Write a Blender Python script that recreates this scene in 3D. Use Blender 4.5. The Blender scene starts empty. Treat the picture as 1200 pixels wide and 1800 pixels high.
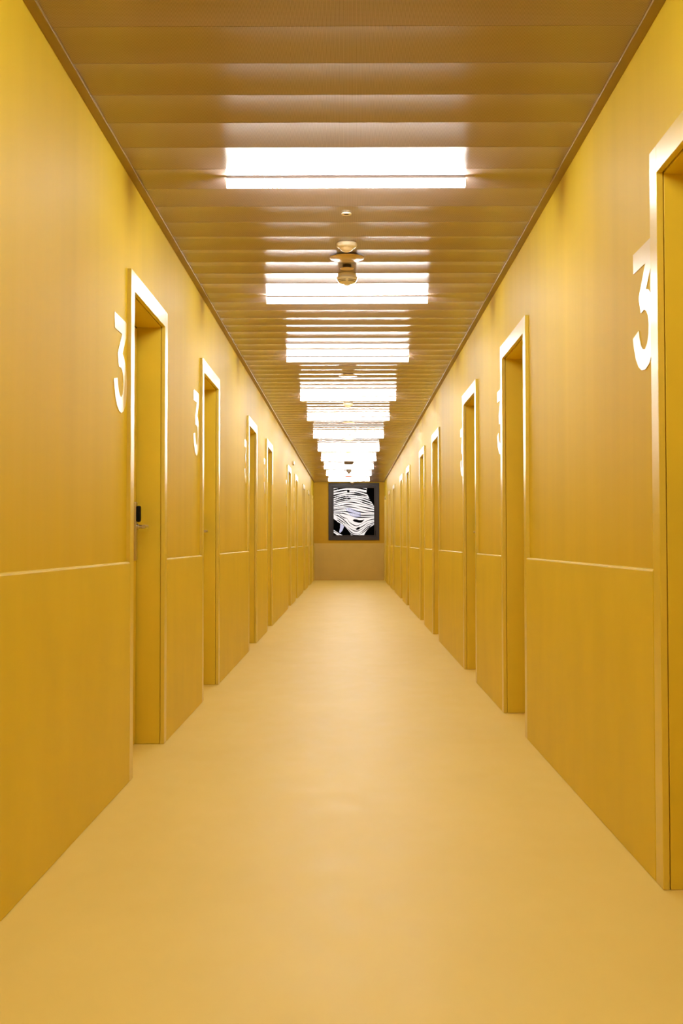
import bpy, bmesh, math, random
from mathutils import Matrix, Vector
random.seed(4)
S = bpy.context.scene
COL = S.collection

# ------------------------------------------------------------------ measures
H = 1.05                 # eye height
WL, WR = 0.967, 0.9432   # distance of the two wainscot faces from the eye line
UP = 0.018               # the upper wall sits this much further back
ZC = H + 1.640           # ceiling height
END = 32.85              # end wall
BACK = -7.6              # wall behind the viewer
DADO = 0.964
DW = 1.062               # outer width of a door casing
FACE = 0.085
TOP = 2.268
LY = [5.273, 7.853, 11.465, 14.030, 18.788, 21.370, 25.000, 27.860, 30.740]
RY = [2.660, 6.386, 8.904, 12.642, 15.102, 18.856, 21.289, 25.070, 27.817, 31.203]
TUBES = [5.330, 7.940, 10.535, 13.440, 15.660, 18.295, 20.905, 23.450, 26.080, 28.620, 31.270]
PL0, PLW = 3.754, 0.2915

# ------------------------------------------------------------------ materials
def mat(name):
    m = bpy.data.materials.new(name); m.use_nodes = True
    n = m.node_tree.nodes; l = m.node_tree.links
    b = n['Principled BSDF']
    return m, n, l, b

def tc(n, l, scale=(1, 1, 1)):
    t = n.new('ShaderNodeTexCoord'); mp = n.new('ShaderNodeMapping')
    mp.inputs['Scale'].default_value = scale
    l.new(t.outputs['Object'], mp.inputs['Vector'])
    return mp.outputs['Vector']

def noise(n, l, vec, scale, detail=3, rough=0.5):
    t = n.new('ShaderNodeTexNoise'); t.inputs['Scale'].default_value = scale
    t.inputs['Detail'].default_value = detail; t.inputs['Roughness'].default_value = rough
    l.new(vec, t.inputs['Vector']); return t.outputs['Fac']

def mix_col(n, l, fac, a, b):
    r = n.new('ShaderNodeValToRGB')
    r.color_ramp.elements[0].position = 0.3; r.color_ramp.elements[1].position = 0.7
    r.color_ramp.elements[0].color = (*a, 1); r.color_ramp.elements[1].color = (*b, 1)
    l.new(fac, r.inputs['Fac']); return r.outputs['Color']

def bump(n, l, b, h, strength, dist):
    k = n.new('ShaderNodeBump'); k.inputs['Strength'].default_value = strength
    k.inputs['Distance'].default_value = dist
    l.new(h, k.inputs['Height']); l.new(k.outputs['Normal'], b.inputs['Normal'])

def rough_var(n, l, b, fac, lo, hi):
    r = n.new('ShaderNodeMapRange'); r.inputs['To Min'].default_value = lo; r.inputs['To Max'].default_value = hi
    l.new(fac, r.inputs['Value']); l.new(r.outputs['Result'], b.inputs['Roughness'])

def paint(name, c, var=0.04, rough=0.4, scale=(1, 1, 1), nscale=6, bumps=0.0, bscale=40, spec=0.5, bdist=0.002):
    m, n, l, b = mat(name)
    v = tc(n, l, scale)
    f = noise(n, l, v, nscale)
    l.new(mix_col(n, l, f, tuple(x * (1 - var) for x in c), tuple(x * (1 + var) for x in c)), b.inputs['Base Color'])
    b.inputs['Roughness'].default_value = rough
    b.inputs['Specular IOR Level'].default_value = spec
    if bumps:
        bump(n, l, b, noise(n, l, v, bscale), bumps, bdist)
    return m

M = {}
M['wall'] = paint('upper_wall_paint', (0.675, 0.488, 0.022), 0.035, 0.58, (1, 1, 0.06), 5.0, 0.4, 9.0, 0.075, 0.004)
M['wainscot'] = paint('wainscot_paint', (0.70, 0.53, 0.020), 0.04, 0.45, (1, 1, 0.5), 3.5, 0.10, 60.0, 0.2, 0.001)
M['end_panel'] = paint('end_panel_paint', (0.58, 0.41, 0.075), 0.04, 0.5, (1, 1, 1), 3.0)
M['end_wall'] = paint('end_wall_paint', (0.52, 0.315, 0.018), 0.03, 0.6, spec=0.15)
M['frame'] = paint('gloss_yellow_lacquer', (0.70, 0.53, 0.045), 0.03, 0.29, (1, 1, 0.2), 3.0, 0.0, spec=0.8)
M['leaf'] = paint('door_leaf_lacquer', (0.71, 0.525, 0.028), 0.03, 0.4, spec=0.3)
M['numeral'] = paint('gloss_numeral_vinyl', (0.74, 0.60, 0.22), 0.02, 0.28, spec=1.0)

m, n, l, b = mat('yellow_floor_resin'); M['floor'] = m
v = tc(n, l, (1, 0.55, 1))
f = noise(n, l, v, 2.2, 5, 0.55)
l.new(mix_col(n, l, f, (0.80, 0.635, 0.145), (0.83, 0.665, 0.165)), b.inputs['Base Color'])
f2 = noise(n, l, v, 9, 4)
rough_var(n, l, b, f2, 0.46, 0.60)
bump(n, l, b, noise(n, l, v, 26, 4), 0.16, 0.001)
b.inputs['Specular IOR Level'].default_value = 0.27

m, n, l, b = mat('perforated_ceiling_metal'); M['ceiling'] = m
t = n.new('ShaderNodeTexCoord'); sp = n.new('ShaderNodeSeparateXYZ'); l.new(t.outputs['Object'], sp.inputs[0])
def wave(sock, period):
    k = n.new('ShaderNodeMath'); k.operation = 'MULTIPLY'; k.inputs[1].default_value = 2 * math.pi / period; l.new(sock, k.inputs[0])
    s = n.new('ShaderNodeMath'); s.operation = 'SINE'; l.new(k.outputs[0], s.inputs[0])
    a = n.new('ShaderNodeMath'); a.operation = 'MULTIPLY_ADD'; a.inputs[1].default_value = 0.5; a.inputs[2].default_value = 0.5
    l.new(s.outputs[0], a.inputs[0]); return a.outputs[0]
wx = wave(sp.outputs['X'], 0.0042); wy = wave(sp.outputs['Y'], 0.0042)
pr = n.new('ShaderNodeMath'); pr.operation = 'MULTIPLY'; l.new(wx, pr.inputs[0]); l.new(wy, pr.inputs[1])
r = n.new('ShaderNodeValToRGB'); r.color_ramp.elements[0].position = 0.25; r.color_ramp.elements[1].position = 0.65
r.color_ramp.elements[0].color = (0.40, 0.305, 0.29, 1); r.color_ramp.elements[1].color = (0.17, 0.125, 0.09, 1)
l.new(pr.outputs[0], r.inputs['Fac']); l.new(r.outputs['Color'], b.inputs['Base Color'])
b.inputs['Roughness'].default_value = 0.20
b.inputs['Specular IOR Level'].default_value = 0.36

M['trim'] = paint('brown_ceiling_trim', (0.32, 0.22, 0.07), 0.05, 0.45)

def emit(name, c, s):
    m, n, l, b = mat(name)
    b.inputs['Base Color'].default_value = (0.9, 0.9, 0.9, 1)
    b.inputs['Emission Color'].default_value = (*c, 1); b.inputs['Emission Strength'].default_value = s
    return m
M['tube'] = emit('glowing_tube', (1.0, 0.98, 0.96), 84.0)
M['cap'] = paint('tube_end_cap_white', (0.55, 0.5, 0.42), 0.02, 0.4)
M['rail'] = paint('tube_rail', (0.06, 0.045, 0.03), 0.02, 0.4)
M['cream'] = paint('cream_plastic', (0.86, 0.76, 0.52), 0.02, 0.3)
M['cream_dark'] = paint('dark_slot', (0.05, 0.03, 0.015), 0.1, 0.6)
M['gold'] = paint('gold_cover_plate', (0.62, 0.42, 0.12), 0.03, 0.3)
M['dome'] = paint('sensor_lens', (0.78, 0.62, 0.34), 0.02, 0.12)
M['brown'] = paint('brown_plastic', (0.12, 0.075, 0.04), 0.05, 0.4)
M['redlens'] = emit('red_indicator_lens', (1.0, 0.13, 0.07), 1.6)
m, n, l, b = mat('brushed_steel'); M['steel'] = m
b.inputs['Metallic'].default_value = 1.0
v = tc(n, l, (1, 1, 0.1)); f = noise(n, l, v, 200)
l.new(mix_col(n, l, f, (0.55, 0.5, 0.44), (0.66, 0.6, 0.53)), b.inputs['Base Color']); b.inputs['Roughness'].default_value = 0.28
M['redlens'].node_tree.nodes['Principled BSDF'].inputs['Base Color'].default_value = (0.45, 0.03, 0.02, 1)
M['black'] = paint('black_plastic', (0.004, 0.0035, 0.003), 0.1, 0.4, spec=0.15)
M['window_metal'] = paint('grey_window_metal', (0.042, 0.034, 0.033), 0.06, 0.4, spec=0.2)
M['window_metal_dark'] = paint('dark_sash_metal', (0.034, 0.026, 0.024), 0.06, 0.42, spec=0.2)
M['gasket'] = paint('gasket_and_gap_shade', (0.02, 0.012, 0.006), 0.1, 0.9, spec=0.0)  # window gasket colour, also the painted shade in the door gaps
m, n, l, b = mat('window_glass'); M['glass'] = m
out = n['Material Output']
tr = n.new('ShaderNodeBsdfTransparent'); gl = n.new('ShaderNodeBsdfGlossy'); gl.inputs['Roughness'].default_value = 0.02
fr = n.new('ShaderNodeFresnel'); fr.inputs['IOR'].default_value = 1.06
mx = n.new('ShaderNodeMixShader'); l.new(fr.outputs[0], mx.inputs[0]); l.new(tr.outputs[0], mx.inputs[1]); l.new(gl.outputs[0], mx.inputs[2])
l.new(mx.outputs[0], out.inputs['Surface'])
M['art_black'] = paint('artwork_black', (0.003, 0.003, 0.003), 0.1, 0.8, spec=0.0)
M['art_white'] = emit('backlit_white', (1.0, 0.93, 0.90), 0.85)
M['art_reflection'] = emit('lavender_pane_reflection', (0.62, 0.62, 0.85), 0.75)  # glowing colour standing in for a reflection in the window pane
for k in ('art_white', 'art_reflection'):
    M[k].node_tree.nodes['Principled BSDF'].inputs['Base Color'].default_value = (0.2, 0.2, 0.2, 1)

# ------------------------------------------------------------------ helpers
def box(bm, a, c, bevel=0.0):
    x0, x1 = sorted((a[0], c[0])); y0, y1 = sorted((a[1], c[1])); z0, z1 = sorted((a[2], c[2]))
    mt = Matrix.Translation(((x0 + x1) / 2, (y0 + y1) / 2, (z0 + z1) / 2)) @ Matrix.Diagonal((x1 - x0, y1 - y0, z1 - z0, 1))
    g = bmesh.ops.create_cube(bm, size=1, matrix=mt)
    if bevel:
        es = list({e for vv in g['verts'] for e in vv.link_edges})
        bmesh.ops.bevel(bm, geom=es, offset=bevel, segments=2, affect='EDGES', profile=0.5)
    return bm

def lathe(bm, prof, loc=(0, 0, 0), axis='Z', seg=40, flip=False):
    """prof: list of (radius, height); revolved around a vertical axis at loc"""
    rings = []
    for r_, h_ in prof:
        ring = []
        if r_ < 1e-6:
            ring = [bm.verts.new((0, 0, h_))]
        else:
            ring = [bm.verts.new((r_ * math.cos(2 * math.pi * i / seg), r_ * math.sin(2 * math.pi * i / seg), h_)) for i in range(seg)]
        rings.append(ring)
    for a, c in zip(rings, rings[1:]):
        for i in range(seg):
            j = (i + 1) % seg
            if len(a) == 1 and len(c) == 1: continue
            if len(a) == 1: bm.faces.new((a[0], c[j], c[i]))
            elif len(c) == 1: bm.faces.new((a[i], a[j], c[0]))
            else: bm.faces.new((a[i], a[j], c[j], c[i]))
    vs = [x for rg in rings for x in rg]
    if axis == 'X': bmesh.ops.rotate(bm, verts=vs, matrix=Matrix.Rotation(math.pi / 2, 3, 'Y'))
    if axis == 'Y': bmesh.ops.rotate(bm, verts=vs, matrix=Matrix.Rotation(-math.pi / 2, 3, 'X'))
    bmesh.ops.translate(bm, verts=vs, vec=loc)
    return bm

def tube_path(bm, pts, r, seg=14):
    pts = [Vector(p) for p in pts]; rings = []
    for i, p in enumerate(pts):
        d = (pts[min(i + 1, len(pts) - 1)] - pts[max(i - 1, 0)]).normalized()
        u = d.cross(Vector((0, 0, 1))).normalized(); w = u.cross(d)
        rings.append([bm.verts.new(p + r * (math.cos(2 * math.pi * k / seg) * u + math.sin(2 * math.pi * k / seg) * w)) for k in range(seg)])
    for a, c in zip(rings, rings[1:]):
        for k in range(seg):
            bm.faces.new((a[k], a[(k + 1) % seg], c[(k + 1) % seg], c[k]))
    bm.faces.new(rings[0]); bm.faces.new(rings[-1])
    return bm

def obj(name, bm, m, parent=None, loc=(0, 0, 0), smooth=False):
    bmesh.ops.recalc_face_normals(bm, faces=bm.faces)
    me = bpy.data.meshes.new(name); bm.to_mesh(me); bm.free()
    me.materials.append(M[m])
    if smooth:
        me.polygons.foreach_set('use_smooth', [True] * len(me.polygons))
        me.set_sharp_from_angle(angle=math.radians(35))
    o = bpy.data.objects.new(name, me); COL.objects.link(o); o.location = loc
    if parent: o.parent = parent
    return o

def empty(name, loc):
    o = bpy.data.objects.new(name, None); COL.objects.link(o); o.location = loc; o.empty_display_size = 0.1
    return o

def tag(o, label, cat, group=None, kind=None):
    o['label'] = label; o['category'] = cat
    if group: o['group'] = group
    if kind: o['kind'] = kind
    return o

def copy_tree(o, parent=None):
    c = o.copy(); COL.objects.link(c)
    if parent: c.parent = parent
    for ch in list(o.children): copy_tree(ch, c)
    return c
B = bmesh.new

# ------------------------------------------------------------------ room shell
tag(obj('floor', box(B(), (-1.35, BACK, -0.05), (1.35, END + 0.12, 0)), 'floor'), 'smooth yellow resin floor running the length of the corridor', 'floor', kind='structure')

# ceiling of cambered metal planks laid across the corridor
bm = B()
xs = [-WL - UP - 0.03, -0.35, 0.35, WR + UP + 0.03]
k0 = int(math.floor((BACK - PL0) / PLW)); k1 = int(math.ceil((END - PL0) / PLW))
NS = 14; SAG = 0.0042; GAP = 0.005; rng = random.Random(11)
rows = []
for k in range(k0, k1):
    y0 = PL0 + k * PLW
    tilt = rng.uniform(-0.0014, 0.0014); sag = SAG * rng.uniform(0.75, 1.2)
    rows.append((y0, 0.0048))
    for i in range(NS + 1):
        u = i / NS
        rows.append((y0 + GAP * 0.5 + u * (PLW - GAP), 0.0020 + sag * 4 * u * (1 - u) + tilt * (u - 0.5)))
prev = None
for (y, zz) in rows:
    cur = [bm.verts.new((x, y, ZC + zz)) for x in xs]
    if prev:
        for i in range(len(xs) - 1):
            bm.faces.new((prev[i], prev[i + 1], cur[i + 1], cur[i]))
    prev = cur
for f in bm.faces: f.normal_update()
ceil = obj('ceiling', bm, 'ceiling')
ceil.data.polygons.foreach_set('use_smooth', [True] * len(ceil.data.polygons))
ceil.data.set_sharp_from_angle(angle=math.radians(40))
tag(ceil, 'brown perforated metal plank ceiling', 'ceiling', kind='structure')

def panel_bm(s, W, y0, y1):
    """wainscot board with a chamfered top front edge"""
    a, b2 = s * W, s * (W + UP + 0.002); c = 0.008
    prof = [(a, 0.002), (a, DADO - c), (a + s * 0.0015, DADO - c * 0.4), (a + s * c * 0.8, DADO), (b2, DADO), (b2, 0.002)]
    bm = B(); r0 = [bm.verts.new((x, y0, z)) for x, z in prof]; r1 = [bm.verts.new((x, y1, z)) for x, z in prof]
    for i in range(6): bm.faces.new((r0[i], r0[(i + 1) % 6], r1[(i + 1) % 6], r1[i]))
    bm.faces.new(r0); bm.faces.new(r1)
    return bm

def wall(side, s, W, ys, ztop):
    X = s * (W + UP); XO = s * 1.235
    bm = B(); y = BACK
    for yn in ys:
        box(bm, (X, y, 0), (XO, yn + 0.03, ztop))
        box(bm, (X, yn + 0.03, TOP - 0.03), (XO, yn + DW - 0.03, ztop))
        y = yn + DW - 0.03
    box(bm, (X, y, 0), (XO, END + 0.1, ztop))
    w = obj('wall_' + side, bm, 'wall')
    tag(w, 'long yellow %s corridor wall with darker wainscot below' % side, 'wall', kind='structure')
    y = BACK + 0.01
    for yn in list(ys) + [END]:
        if yn - y > 0.05:
            bm = panel_bm(s, W, y + 0.006, yn - 0.007)
            obj('wainscot_panel', bm, 'wainscot', w)
        y = yn + DW
    return w
wall('left', -1, WL, LY, ZC + 0.05)
wall('right', 1, WR, RY, ZC + 0.05)

# ceiling edge angles
for i, (s, W) in enumerate(((-1, WL), (1, WR))):
    bm = B(); X = s * (W + UP)
    box(bm, (X, BACK, ZC - 0.001), (X - s * 0.036, END, ZC + 0.002))
    box(bm, (X - s * 0.034, BACK, ZC - 0.004), (X - s * 0.038, END, ZC + 0.008), 0.0008)
    tag(obj('trim_%d' % (i + 1), bm, 'trim'), 'brown metal edge trim where the ceiling meets the %s wall' % ('left', 'right')[i], 'trim', kind='structure')

# end wall with the window opening
WX0, WX1, WZ0, WZ1 = -0.577, 0.817, 1.097, 2.672
bm = B()
box(bm, (-1.2, END, 0), (WX0, END + 0.1, ZC + 0.05)); box(bm, (WX1, END, 0), (1.2, END + 0.1, ZC + 0.05))
box(bm, (WX0, END, 0), (WX1, END + 0.1, WZ0)); box(bm, (WX0, END, WZ1), (WX1, END + 0.1, ZC + 0.05))
we = obj('wall_end', bm, 'end_wall'); tag(we, 'orange yellow end wall around the dark window', 'wall', kind='structure')
obj('wainscot_panel', box(B(), (-WL - 0.01, END - 0.015, 0.002), (WR + 0.01, END + 0.002, 1.012), 0.003), 'end_panel', we)
tag(obj('wall_back', box(B(), (-1.2, BACK - 0.1, 0), (1.2, BACK, ZC + 0.05)), 'wall'), 'plain yellow wall behind the viewer', 'wall', kind='structure')

# window
win = empty('window_1', ((WX0 + WX1) / 2, END, WZ0)); tag(win, 'square dark grey metal window at the far end of the corridor', 'window', kind='structure')
win.location = (0, 0, 0)
def ring(bm, x0, x1, z0, z1, wd, y0, y1, bev=0.004):
    box(bm, (x0, y0, z0), (x0 + wd, y1, z1), bev); box(bm, (x1 - wd, y0, z0), (x1, y1, z1), bev)
    box(bm, (x0 + wd - .001, y0, z0), (x1 - wd + .001, y1, z0 + wd), bev); box(bm, (x0 + wd - .001, y0, z1 - wd), (x1 - wd + .001, y1, z1), bev)
    return bm
obj('window_frame', ring(B(), WX0 + .001, WX1 - .001, WZ0 + .001, WZ1 - .001, 0.082, END - 0.03, END + 0.06), 'window_metal', win)
sash = obj('sash', ring(B(), WX0 + .079, WX1 - .079, WZ0 + .079, WZ1 - .079, 0.056, END - 0.012, END + 0.07), 'window_metal_dark', win)
obj('gasket', ring(B(), WX0 + .133, WX1 - .133, WZ0 + .133, WZ1 - .133, 0.008, END + 0.01, END + 0.05, .001), 'gasket', sash)
obj('pane', box(B(), (WX0 + .136, END + 0.026, WZ0 + .136), (WX1 - .136, END + 0.030, WZ1 - .136)), 'glass', sash)
bm = B(); box(bm, (WX1 - .118, END - .026, WZ0 + .16), (WX1 - .096, END - .012, WZ0 + .26), .004); box(bm, (WX1 - .115, END - .05, WZ0 + .13), (WX1 - .099, END - .026, WZ0 + .235), .005)
obj('window_handle', bm, 'black', sash)

# backlit striped artwork outside the window
art = empty('light_artwork', (0, END + 0.30, WZ0 - 0.25)); tag(art, 'backlit black and white wavy striped artwork seen through the end window', 'artwork')
AY = END + 0.30
SC = 1.121 / 665.0 * (AY / END)
def ap(px, py):
    x = -0.437 + (px - 240) * 1.121 / 665.0; z = 2.546 - (py - 153) * 1.332 / 787.0
    k = AY / END
    return Vector((x * k, 0, (z - H) * k + H - (WZ0 - 0.25)))
bm = B(); a_, b_ = ap(150, 60), ap(1000, 1040)
box(bm, (a_.x, 0, a_.z), (b_.x, 0.05, b_.z), .004); obj('panel', bm, 'art_black', art)
def poly(bm, pts, y):
    vs = [bm.verts.new(ap(*p) + Vector((0, y, 0))) for p in pts]
    vb = [bm.verts.new(ap(*p) + Vector((0, y + .002, 0))) for p in pts]
    es = [bm.edges.new((vs[i], vs[(i + 1) % len(vs)])) for i in range(len(vs))]
    bmesh.ops.triangle_fill(bm, edges=es, use_beauty=True)
    for i in range(len(vs)):
        j = (i + 1) % len(vs); bm.faces.new((vs[i], vs[j], vb[j], vb[i]))
def smooth_line(pts, k=6):
    out = []; P = [pts[0]] + list(pts) + [pts[-1]]
    for i in range(1, len(P) - 2):
        for t in range(k):
            t = t / k; a, b2, c, d = P[i - 1], P[i], P[i + 1], P[i + 2]
            out.append(tuple(0.5 * (2 * b2[q] + (c[q] - a[q]) * t + (2 * a[q] - 5 * b2[q] + 4 * c[q] - d[q]) * t * t + (3 * b2[q] - a[q] - 3 * c[q] + d[q]) * t ** 3) for q in (0, 1)))
    return out + [pts[-1]]
def strip(bm, pts, w, y):
    pts = smooth_line(pts); L, R_ = [], []
    for i, p in enumerate(pts):
        a = pts[max(i - 1, 0)]; c = pts[min(i + 1, len(pts) - 1)]
        d = Vector((c[0] - a[0], c[1] - a[1])).normalized(); nn = Vector((-d.y, d.x)) * (w / 2) * (0.75 + 0.45 * math.sin(i * 0.37 + pts[0][1]))
        L.append(bm.verts.new(ap(p[0] + nn.x, p[1] + nn.y) + Vector((0, y, 0)))); R_.append(bm.verts.new(ap(p[0] - nn.x, p[1] - nn.y) + Vector((0, y, 0))))
    for i in range(len(pts) - 1): bm.faces.new((L[i], L[i + 1], R_[i + 1], R_[i]))
bm = B()
poly(bm, [(200, 120), (780, 120), (783, 180), (775, 240), (808, 300), (840, 365), (875, 420), (905, 470), (940, 520), (940, 745), (900, 757), (830, 800), (790, 840), (760, 880), (720, 960), (530, 960), (515, 900), (490, 860), (440, 800), (400, 765), (350, 735), (310, 715), (285, 690), (240, 660), (200, 640)], -0.004)
poly(bm, [(200, 812), (240, 838), (300, 880), (350, 912), (395, 930), (400, 960), (330, 960), (300, 930), (240, 885), (200, 860)], -0.004)
obj('white_pattern', bm, 'art_white', art)
bm = B()
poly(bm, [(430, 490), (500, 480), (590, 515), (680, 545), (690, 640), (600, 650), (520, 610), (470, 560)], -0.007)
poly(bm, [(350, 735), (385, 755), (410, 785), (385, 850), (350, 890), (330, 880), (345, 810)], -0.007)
obj('lavender_reflection', bm, 'art_reflection', art)  # pane reflection put onto the artwork as glowing lavender patches
bm = B()
SL = [
 [(225, 195), (380, 165), (500, 158), (650, 165), (780, 190)], [(225, 238), (380, 207), (500, 195), (650, 215), (785, 250)],
 [(225, 290), (350, 255), (500, 233), (620, 245), (790, 292)], [(225, 322), (360, 285), (500, 266), (640, 275), (740, 300), (830, 340)],
 [(225, 357), (360, 317), (500, 296), (700, 322), (850, 370)], [(225, 395), (370, 345), (500, 325), (660, 345), (760, 377), (870, 415)],
 [(225, 420), (370, 372), (500, 356), (640, 372), (760, 412), (890, 452)], [(225, 442), (380, 402), (500, 391), (620, 407), (760, 442), (930, 482)],
 [(225, 470), (400, 440), (520, 430), (640, 455), (760, 480), (930, 518)], [(225, 500), (400, 470), (520, 470), (650, 495), (770, 530), (930, 553)],
 [(225, 522), (380, 500), (500, 504), (640, 542), (760, 562), (930, 572)], [(225, 545), (400, 540), (520, 560), (620, 585), (700, 605), (930, 602)],
 [(225, 565), (380, 570), (480, 600), (600, 632), (720, 638), (930, 630)],
 [(330, 590), (400, 640), (460, 660), (500, 720), (600, 775), (690, 748), (800, 690), (930, 662)],
 [(300, 600), (380, 650), (430, 700), (500, 770), (600, 820), (700, 790), (800, 728), (930, 690)],
 [(290, 640), (360, 690), (430, 740), (500, 812), (600, 862), (700, 830), (800, 760), (930, 715)],
 [(300, 680), (400, 750), (480, 830), (540, 890), (620, 907), (700, 870), (800, 790), (930, 735)],
 [(470, 842), (530, 912), (640, 922), (720, 882), (840, 782)], [(225, 850), (300, 895), (370, 945)],
 [(250, 590), (330, 625), (400, 680), (420, 740)]]
for i, q in enumerate(SL): strip(bm, q, (19 if i < 6 else 15 if i < 13 else 12), -0.010 - 0.0002 * i)
def blob(cx, cy, rx, ry, sk=0):
    poly(bm, [(cx + rx * math.cos(a * math.pi / 8), cy + ry * math.sin(a * math.pi / 8) + sk * math.cos(a * math.pi / 8)) for a in range(16)], -0.016)
blob(480, 213, 22, 22); blob(488, 265, 42, 7); blob(490, 330, 32, 14); poly(bm, [(548, 682), (580, 668), (620, 672), (660, 684), (705, 682), (742, 672), (722, 700), (690, 725), (655, 728), (610, 716), (570, 706)], -0.016); blob(640, 818, 36, 20, -12)
obj('dark_pattern', bm, 'art_black', art)

# ------------------------------------------------------------------ doors
def make_door(name, s, W, latch_far=True):
    root = empty(name, (s * W, 0, 0))
    T = 0.020
    # casing, local x: 0 is the front face, +d is into the wall  (x = s*d)
    bm = B()
    box(bm, (0, 0, 0.001), (s * T, FACE, TOP), 0.0015); box(bm, (0, DW - FACE, 0.001), (s * T, DW, TOP), 0.0015)
    box(bm, (0, FACE - 0.0002, TOP - FACE), (s * T, DW - FACE + 0.0002, TOP), 0.0015)
    fr_ = obj('door_frame', bm, 'frame', root)
    # deep lining
    bm = B(); a, c = FACE - 0.0005, DW - FACE + 0.0005; zt = TOP - FACE - 0.005; x0, x1 = s * (T + 0.003), s * 0.19
    box(bm, (x0, a - 0.028, 0.001), (x1, a, zt + 0.028), 0.002); box(bm, (x0, c, 0.001), (x1, c + 0.028, zt + 0.028), 0.002)
    box(bm, (x0, a - .0005, zt), (x1, c + .0005, zt + 0.028), 0.002)
    # rebate strip closing the shadow gap between casing and lining
    box(bm, (s * (T - 0.001), a - 0.02, 0.001), (x0 + s * .002, a - 0.012, zt + 0.02)); box(bm, (s * (T - 0.001), c + 0.012, 0.001), (x0 + s * .002, c + 0.02, zt + 0.02))
    box(bm, (s * (T - 0.001), a - .0125, zt + 0.012), (x0 + s * .002, c + .0125, zt + 0.02))
    obj('lining', bm, 'leaf', fr_)
    # leaf
    xl = 0.146
    leaf = obj('door_leaf', box(B(), (s * xl, a + 0.014, 0.008), (s * (xl + 0.042), c - 0.015, zt - 0.008), 0.0015), 'leaf', root)
    bm = B(); box(bm, (s * (xl + .003), c - 0.0155, 0.008), (s * (xl + .03), c - .0005, zt - .001)); box(bm, (s * (xl + .003), a + .0005, 0.008), (s * (xl + .03), a + 0.0145, zt - .001)); box(bm, (s * (xl + .003), a + .014, zt - .0085), (s * (xl + .03), c - 0.015, zt - .001))
    obj('gap_shade', bm, 'gasket', leaf)  # dark strips painting in the shade of the gap around the leaf
    q = 1 if latch_far else -1
    ly = c - 0.075 if latch_far else a + 0.075       # latch side
    bm = box(B(), (s * (xl - 0.014), ly - 0.022, 0.955), (s * (xl + .001), ly + 0.022, 1.258), 0.005)
    obj('handle_plate', bm, 'steel', leaf)
    bm = box(B(), (s * (xl - 0.034), ly - 0.019, 1.155), (s * (xl - 0.013), ly + 0.019, 1.238), 0.007)
    obj('card_reader', bm, 'black', leaf)
    bm = B(); z = 1.130
    lathe(bm, [(0, 0), (0.015, 0), (0.015, 0.010), (0.0115, 0.011), (0, 0.011)], (s * (xl - 0.013), ly, z) if s > 0 else (-(xl - 0.013), ly, z), 'X', 24)
    if s > 0:
        bmesh.ops.translate(bm, verts=bm.verts, vec=(-0.011, 0, 0))
    p = [(s * (xl - 0.018), ly, z), (s * (xl - 0.050), ly, z), (s * (xl - 0.062), ly - q * 0.004, z), (s * (xl - 0.068), ly - q * 0.016, z), (s * (xl - 0.069), ly - q * 0.035, z), (s * (xl - 0.069), ly - q * 0.125, z)]
    tube_path(bm, p, 0.0098)
    obj('lever_handle', bm, 'steel', leaf, smooth=True)
    return root

ORD = ['nearest', 'second', 'third', 'fourth', 'fifth', 'sixth', 'seventh', 'eighth', 'ninth', 'tenth']
dn = 0
for side, s, W, ys in (('left', -1, WL, LY), ('right', 1, WR, RY)):
    proto = None
    for i, y in enumerate(ys):
        dn += 1
        if side == 'right' and i == 1: d = make_door('door_%d' % dn, s, W, False)
        elif proto is None: d = proto = make_door('door_%d' % dn, s, W)
        else:
            d = copy_tree(proto); d.name = 'door_%d' % dn
        d.location = (s * W, y, 0)
        if i == 0 and side == 'left': lab = 'recessed yellow door with black card reader, nearest door on the left wall'
        elif i == 0: lab = 'yellow door cut off by the right edge of the photo'
        elif i == len(ys) - 1: lab = 'last yellow door on the %s wall, at the end wall corner' % side
        else: lab = 'recessed yellow door in gloss frame, %s from the camera on the %s wall' % (ORD[i], side)
        tag(d, lab, 'door', 'doors along the %s wall' % side, 'structure')

# ------------------------------------------------------------------ numerals
L1 = [(4.978, 2.017), (5.24, 2.017), (5.238, 1.949), (5.148, 1.866), (5.185, 1.856), (5.218, 1.833), (5.245, 1.799), (5.259, 1.768), (5.261, 1.726), (5.248, 1.682), (5.222, 1.646), (5.18, 1.619), (5.133, 1.607), (5.084, 1.611), (5.041, 1.628), (5.003, 1.661), (4.981, 1.698), (4.967, 1.734), (5.048, 1.748), (5.057, 1.722), (5.074, 1.696), (5.098, 1.680), (5.128, 1.674), (5.158, 1.688), (5.176, 1.716), (5.180, 1.749), (5.170, 1.777), (5.150, 1.795), (5.121, 1.804), (5.079, 1.800), (5.052, 1.855), (5.142, 1.951), (4.980, 1.951)]
L1 = [(a - 4.967, c) for a, c in L1]      # local: 0 = left side of the figure
def numeral(name, s, X, y_left):
    """s=-1: left wall, reads away from the viewer; s=+1: right wall, reads towards the viewer"""
    bm = B(); d = 0.0025
    f_ = [bm.verts.new((-s * 0.0, -s * u, z)) for u, z in L1]
    es = [bm.edges.new((f_[i], f_[(i + 1) % len(f_)])) for i in range(len(f_))]
    g = bmesh.ops.triangle_fill(bm, edges=es, use_beauty=True)
    fs = [x for x in g['geom'] if isinstance(x, bmesh.types.BMFace)]
    e = bmesh.ops.extrude_face_region(bm, geom=fs)
    bmesh.ops.translate(bm, verts=[x for x in e['geom'] if isinstance(x, bmesh.types.BMVert)], vec=(-s * d, 0, 0))
    return obj(name, bm, 'numeral', None, (X, y_left, 0))
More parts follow.
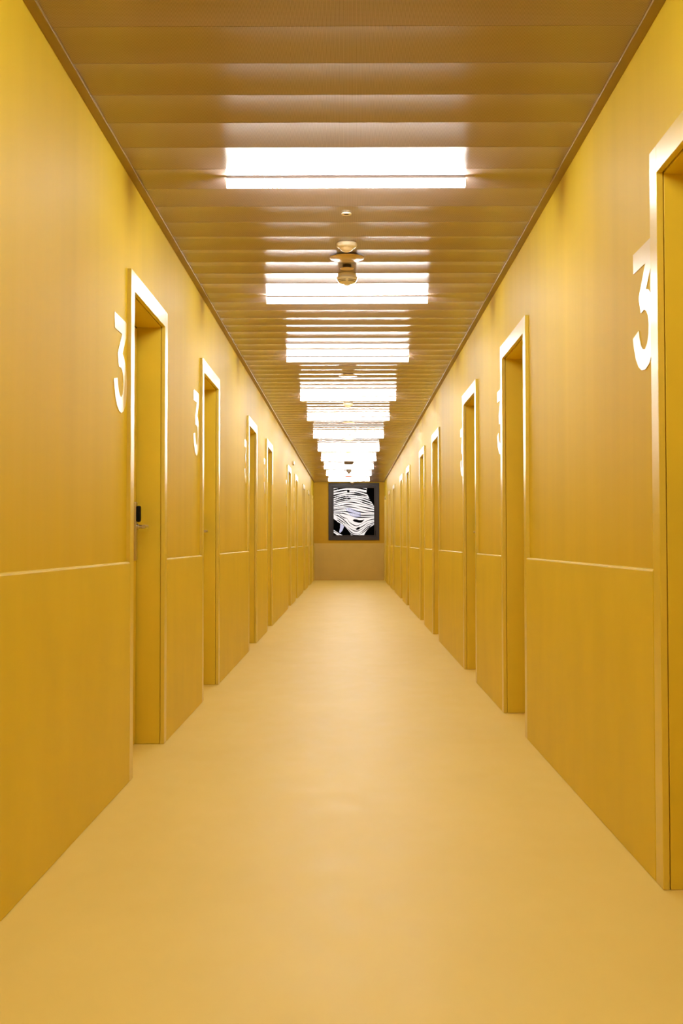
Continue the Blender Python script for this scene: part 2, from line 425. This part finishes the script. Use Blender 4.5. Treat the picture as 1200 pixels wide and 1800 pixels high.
NL = [(4.967, 'large glossy figure 3 on the left wall, nearest the camera'),
      (7.512, 'glossy figure 3 on the left wall just before the second door'),
      (11.180, 'narrow glossy figure 3 on the left wall before the third door'),
      (13.730, 'thin sliver of a glossy figure 3 before the fourth left door'),
      (18.49, 'tiny glint of a glossy figure 3 before the fifth left door'),
      (21.065, 'tiny glint of a glossy figure 3 before the sixth left door')]
for y, lab in NL:
    tag(numeral('wall_numeral', -1, -(WL + UP) + 0.0, y), lab, 'number', 'figure threes beside the doors')
NR = [(4.022, 'large glossy figure 3 cut by the door frame at the right edge'),
      (7.742, 'glossy figure 3 half hidden by the second right door frame'),
      (10.313, 'glossy figure 3 half hidden by the third right door frame')]
for y, lab in NR:
    tag(numeral('wall_numeral', 1, (WR + UP), y), lab, 'number', 'figure threes beside the doors')

# ------------------------------------------------------------------ tube lights
TR, TLEN, TX = 0.0215, 1.072, -0.014
def make_tube():
    root = empty('tube_light', (TX, 0, ZC))
    zc = -TR - 0.003
    bm = B(); lathe(bm, [(0, -TLEN / 2), (TR, -TLEN / 2), (TR, TLEN / 2), (0, TLEN / 2)], (0, 0, zc), 'X', 28)
    obj('tube', bm, 'tube', root, smooth=True)
    for q in (-1, 1):
        bm = B(); a = sorted((q * TLEN / 2, q * (TLEN / 2 + 0.004)))
        lathe(bm, [(0, a[0]), (TR * 1.02, a[0]), (TR * 1.02, a[1]), (0, a[1])], (0, 0, zc), 'X', 28)
        obj('end_cap', bm, 'cap', root, smooth=True)
    obj('mounting_rail', box(B(), (-TLEN / 2, -0.0135, -0.0085), (TLEN / 2, 0.0135, 0.0035)), 'rail', root)
    return root
tl = make_tube()
for i, y in enumerate(TUBES):
    t = tl if i == 0 else copy_tree(tl)
    t.location = (TX, y, ZC)
    w = ['nearest and widest', 'second', 'third', 'fourth', 'fifth', 'sixth', 'seventh', 'eighth', 'ninth', 'tenth'][i] if i < 10 else 'last'
    tag(t, ('%s glowing tube light on the ceiling, counted from the camera' % w) if i < 10 else 'last glowing tube light, on the ceiling right before the end window', 'ceiling light', 'glowing tubes across the ceiling')
for y in (2.72, 0.10, -2.5, -5.1):
    t = copy_tree(tl); t.location = (TX, y, ZC)
    tag(t, 'glowing tube light on the ceiling beyond the top of the photo', 'ceiling light', 'glowing tubes above the viewer')

# ------------------------------------------------------------------ ceiling devices
CX = -0.013
def dev(name, y, label, cat, parts, x=CX, group=None):
    r_ = empty(name, (x, y, ZC)); tag(r_, label, cat, group)
    for nm, prof, mt in parts:
        if callable(prof): bm = prof()
        else: bm = lathe(B(), prof)
        obj(nm, bm, mt, r_, smooth=True)
    return r_
def ring_prof(ro, ri, h): return [(ri, 0.004), (ro, 0.004), (ro, -h * 0.5), (ro - 0.003, -h), (ri + 0.003, -h), (ri, -h * 0.5), (ri, 0.004)]
dev('ceiling_indicator', 5.93, 'small cream ring set in the ceiling behind the nearest tube light', 'indicator',
    [('ring', ring_prof(0.025, 0.013, 0.003), 'cream'), ('lens', [(0.014, 0.003), (0.010, -0.002), (0, -0.003)], 'brown')])
def pir(k): return [('base', [(0, .004), (0.055 * k, .004), (0.057 * k, -0.008 * k), (0.053 * k, -0.017 * k), (0.038 * k, -0.023 * k), (0, -0.023 * k)], 'cream'),
                    ('lens', [(0.036 * k, -0.021 * k)] + [(0.036 * k * math.cos(a * math.pi / 16), -(0.022 + 0.024 * math.sin(a * math.pi / 16)) * k) for a in range(1, 8)] + [(0, -0.046 * k)], 'dome')]
dev('motion_sensor', 6.53, 'cream domed motion sensor on the ceiling in front of the round plate', 'sensor', pir(1))
def plate(r): return [('cover_plate', [(0, -.002), (r * .8, -.002), (r, -.004), (r, -0.008), (r * .96, -0.010), (0, -0.0105)], 'gold'), ('collar', [(r * .6, .006), (r * .6, -.003), (0, -.003)], 'brown')]
dev('round_ceiling_plate', 6.83, 'wide round gold cover plate between motion sensor and smoke detector', 'cover plate', plate(0.098))
dev('sprinkler_plate', 7.05, 'small gold disc hung just below the ceiling above the smoke detector', 'sprinkler',
    [('cover_disc', [(0, -.016), (.039, -.016), (.0405, -.0175), (.039, -.019), (0, -.0195)], 'gold'), ('neck', [(.026, .006), (.026, -.0165), (0, -.0165)], 'cream_dark')])
def slot(k, h_, r_, a0, a1):
    bm = B(); ring_ = []
    for q in range(13):
        a = math.radians(a0 + (a1 - a0) * q / 12)
        ring_.append([bm.verts.new((rr * k * math.cos(a), rr * k * math.sin(a), (h_ + dz) * k)) for rr, dz in ((r_ + .0015, 0.0), (r_ + .0002, -0.0024), (r_ - .004, -0.0015), (r_ - .004, .001))])
    for A, C_ in zip(ring_, ring_[1:]):
        for e in range(4): bm.faces.new((A[e], A[(e + 1) % 4], C_[(e + 1) % 4], C_[e]))
    bm.faces.new(ring_[0]); bm.faces.new(ring_[-1])
    return bm
def smoke(k, m='cream'): return [('base', [(0, .004), (0.050 * k, .004), (0.051 * k, -0.012 * k), (0.047 * k, -0.014 * k), (0, -0.014 * k)], m),
    ('head', [(0.047 * k, -0.013 * k), (0.056 * k, -0.016 * k), (0.059 * k, -0.024 * k), (0.055 * k, -0.033 * k), (0.048 * k, -0.041 * k), (0.036 * k, -0.049 * k), (0.014 * k, -0.055 * k), (0.012 * k, -0.060 * k), (0, -0.061 * k)], m)]
dev('smoke_detector', 7.285, 'cream slotted smoke detector under the ceiling before the second tube light', 'smoke detector', smoke(1.12) + [('air_slot', (lambda q=q, r=r: slot(1.12, q[0], q[1], r[0], r[1])), 'cream_dark') for q in ((-0.034, 0.0545), (-0.041, 0.0480)) for r in ((200, 262), (278, 340), (20, 82), (98, 160))])
dev('round_ceiling_plate', 11.70, 'round gold cover plate on the ceiling just past the third tube light', 'cover plate', plate(0.092))
dev('motion_sensor', 14.15, 'pale domed motion sensor on the ceiling past the fourth tube light', 'sensor', pir(1.06))
dev('round_ceiling_plate', 16.30, 'pale round cover plate on the ceiling past the fifth tube light', 'cover plate', plate(0.086))
dev('smoke_detector', 18.80, 'white boxy detector on the ceiling past the sixth tube light', 'smoke detector',
    [('base', [(0, .004), (.080, .004), (.081, -.03), (.078, -.034), (0, -.034)], 'cream'), ('head', [(.05, -.033), (.048, -.045), (0, -.047)], 'cream')])
dev('motion_sensor', 21.6, 'small white sensor on the ceiling past the seventh tube light', 'sensor', pir(0.85))
dev('round_ceiling_plate', 24.75, 'brownish shallow dome on the ceiling past the eighth tube light', 'cover plate',
    [('base', [(0, .004), (.098, .004), (.100, -.012), (0, -.013)], 'brown'), ('dome', [(.095, -.012), (.085, -.024), (.05, -.036), (0, -.040)], 'brown')])
dev('hanging_detector', 26.75, 'brown cone shaped detector hanging from the ceiling before the ninth and tenth tubes', 'sensor',
    [('base', [(0, .004), (.062, .004), (.064, -.03), (.06, -.034), (0, -.034)], 'brown'), ('cone', [(.056, -.033), (.048, -.08), (.02, -.10), (.016, -.125), (0, -.128)], 'brown')])
dev('ceiling_indicator', 29.5, 'round ceiling indicator glowing red near the end of the corridor', 'indicator',
    [('ring', ring_prof(0.094, 0.070, 0.008), 'cream'), ('lens', [(0.082, .003), (0.080, -0.020), (0.06, -0.034), (0, -0.040)], 'redlens')])
dev('motion_sensor', 32.35, 'cream and dark cone sensor on the ceiling above the end window', 'sensor',
    [('base', [(0, .004), (.052, .004), (.054, -.035), (.048, -.042), (0, -.042)], 'cream'), ('lens', [(.046, -.041), (.034, -.075), (.018, -.088), (0, -.09)], 'brown')], x=0.077)

# small unit on the left wall
bx_ = empty('wall_sensor', (-(WL + UP), 20.62, 2.405)); tag(bx_, 'small white box on the left wall above, between the fifth and sixth doors', 'sensor')
obj('housing', box(B(), (-0.002, -0.11, -0.014), (0.034, 0.11, 0.034), 0.008), 'cream', bx_)
obj('lens', lathe(B(), [(0, -.012), (.012, -.012), (.011, -.024), (.006, -.030), (0, -.031)], (0.017, 0, 0)), 'brown', bx_, smooth=True)

# ------------------------------------------------------------------ world, camera
w = bpy.data.worlds.new('world'); S.world = w; w.use_nodes = True
w.node_tree.nodes['Background'].inputs['Color'].default_value = (0.01, 0.012, 0.02, 1)
w.node_tree.nodes['Background'].inputs['Strength'].default_value = 0.15

yaw, pit, rol, pcx, pcy = 0.00294, 0.03234, 0.00147, 607.844, 884.671
Rm = Matrix.Rotation(yaw, 3, 'Z') @ Matrix.Rotation(pit, 3, 'X') @ Matrix.Rotation(rol, 3, 'Y')
right, fwd, up = Rm.col[0], Rm.col[1], Rm.col[2]
cd = bpy.data.cameras.new('camera'); cam = bpy.data.objects.new('camera', cd); COL.objects.link(cam)
mw = Matrix.Identity(4)
for i in range(3):
    mw[i][0], mw[i][1], mw[i][2] = right[i], up[i], -fwd[i]
mw[2][3] = H
cam.matrix_world = mw
cd.sensor_fit = 'HORIZONTAL'; cd.sensor_width = 24.0; cd.lens = 2100 * 24.0 / 1200
cd.shift_x = (600 - pcx) / 1200; cd.shift_y = (pcy - 900) / 1200
cd.clip_start = 0.05; cd.clip_end = 200
S.camera = cam
S.view_settings.view_transform = 'Standard'; S.view_settings.look = 'None'; S.view_settings.gamma = 1
S.view_settings.exposure = 0.0
S.view_settings.use_curve_mapping = False
S.cycles.max_bounces = 16; S.cycles.diffuse_bounces = 10; S.cycles.glossy_bounces = 6
S.cycles.sample_clamp_indirect = 30.0
S.cycles.use_denoising = True
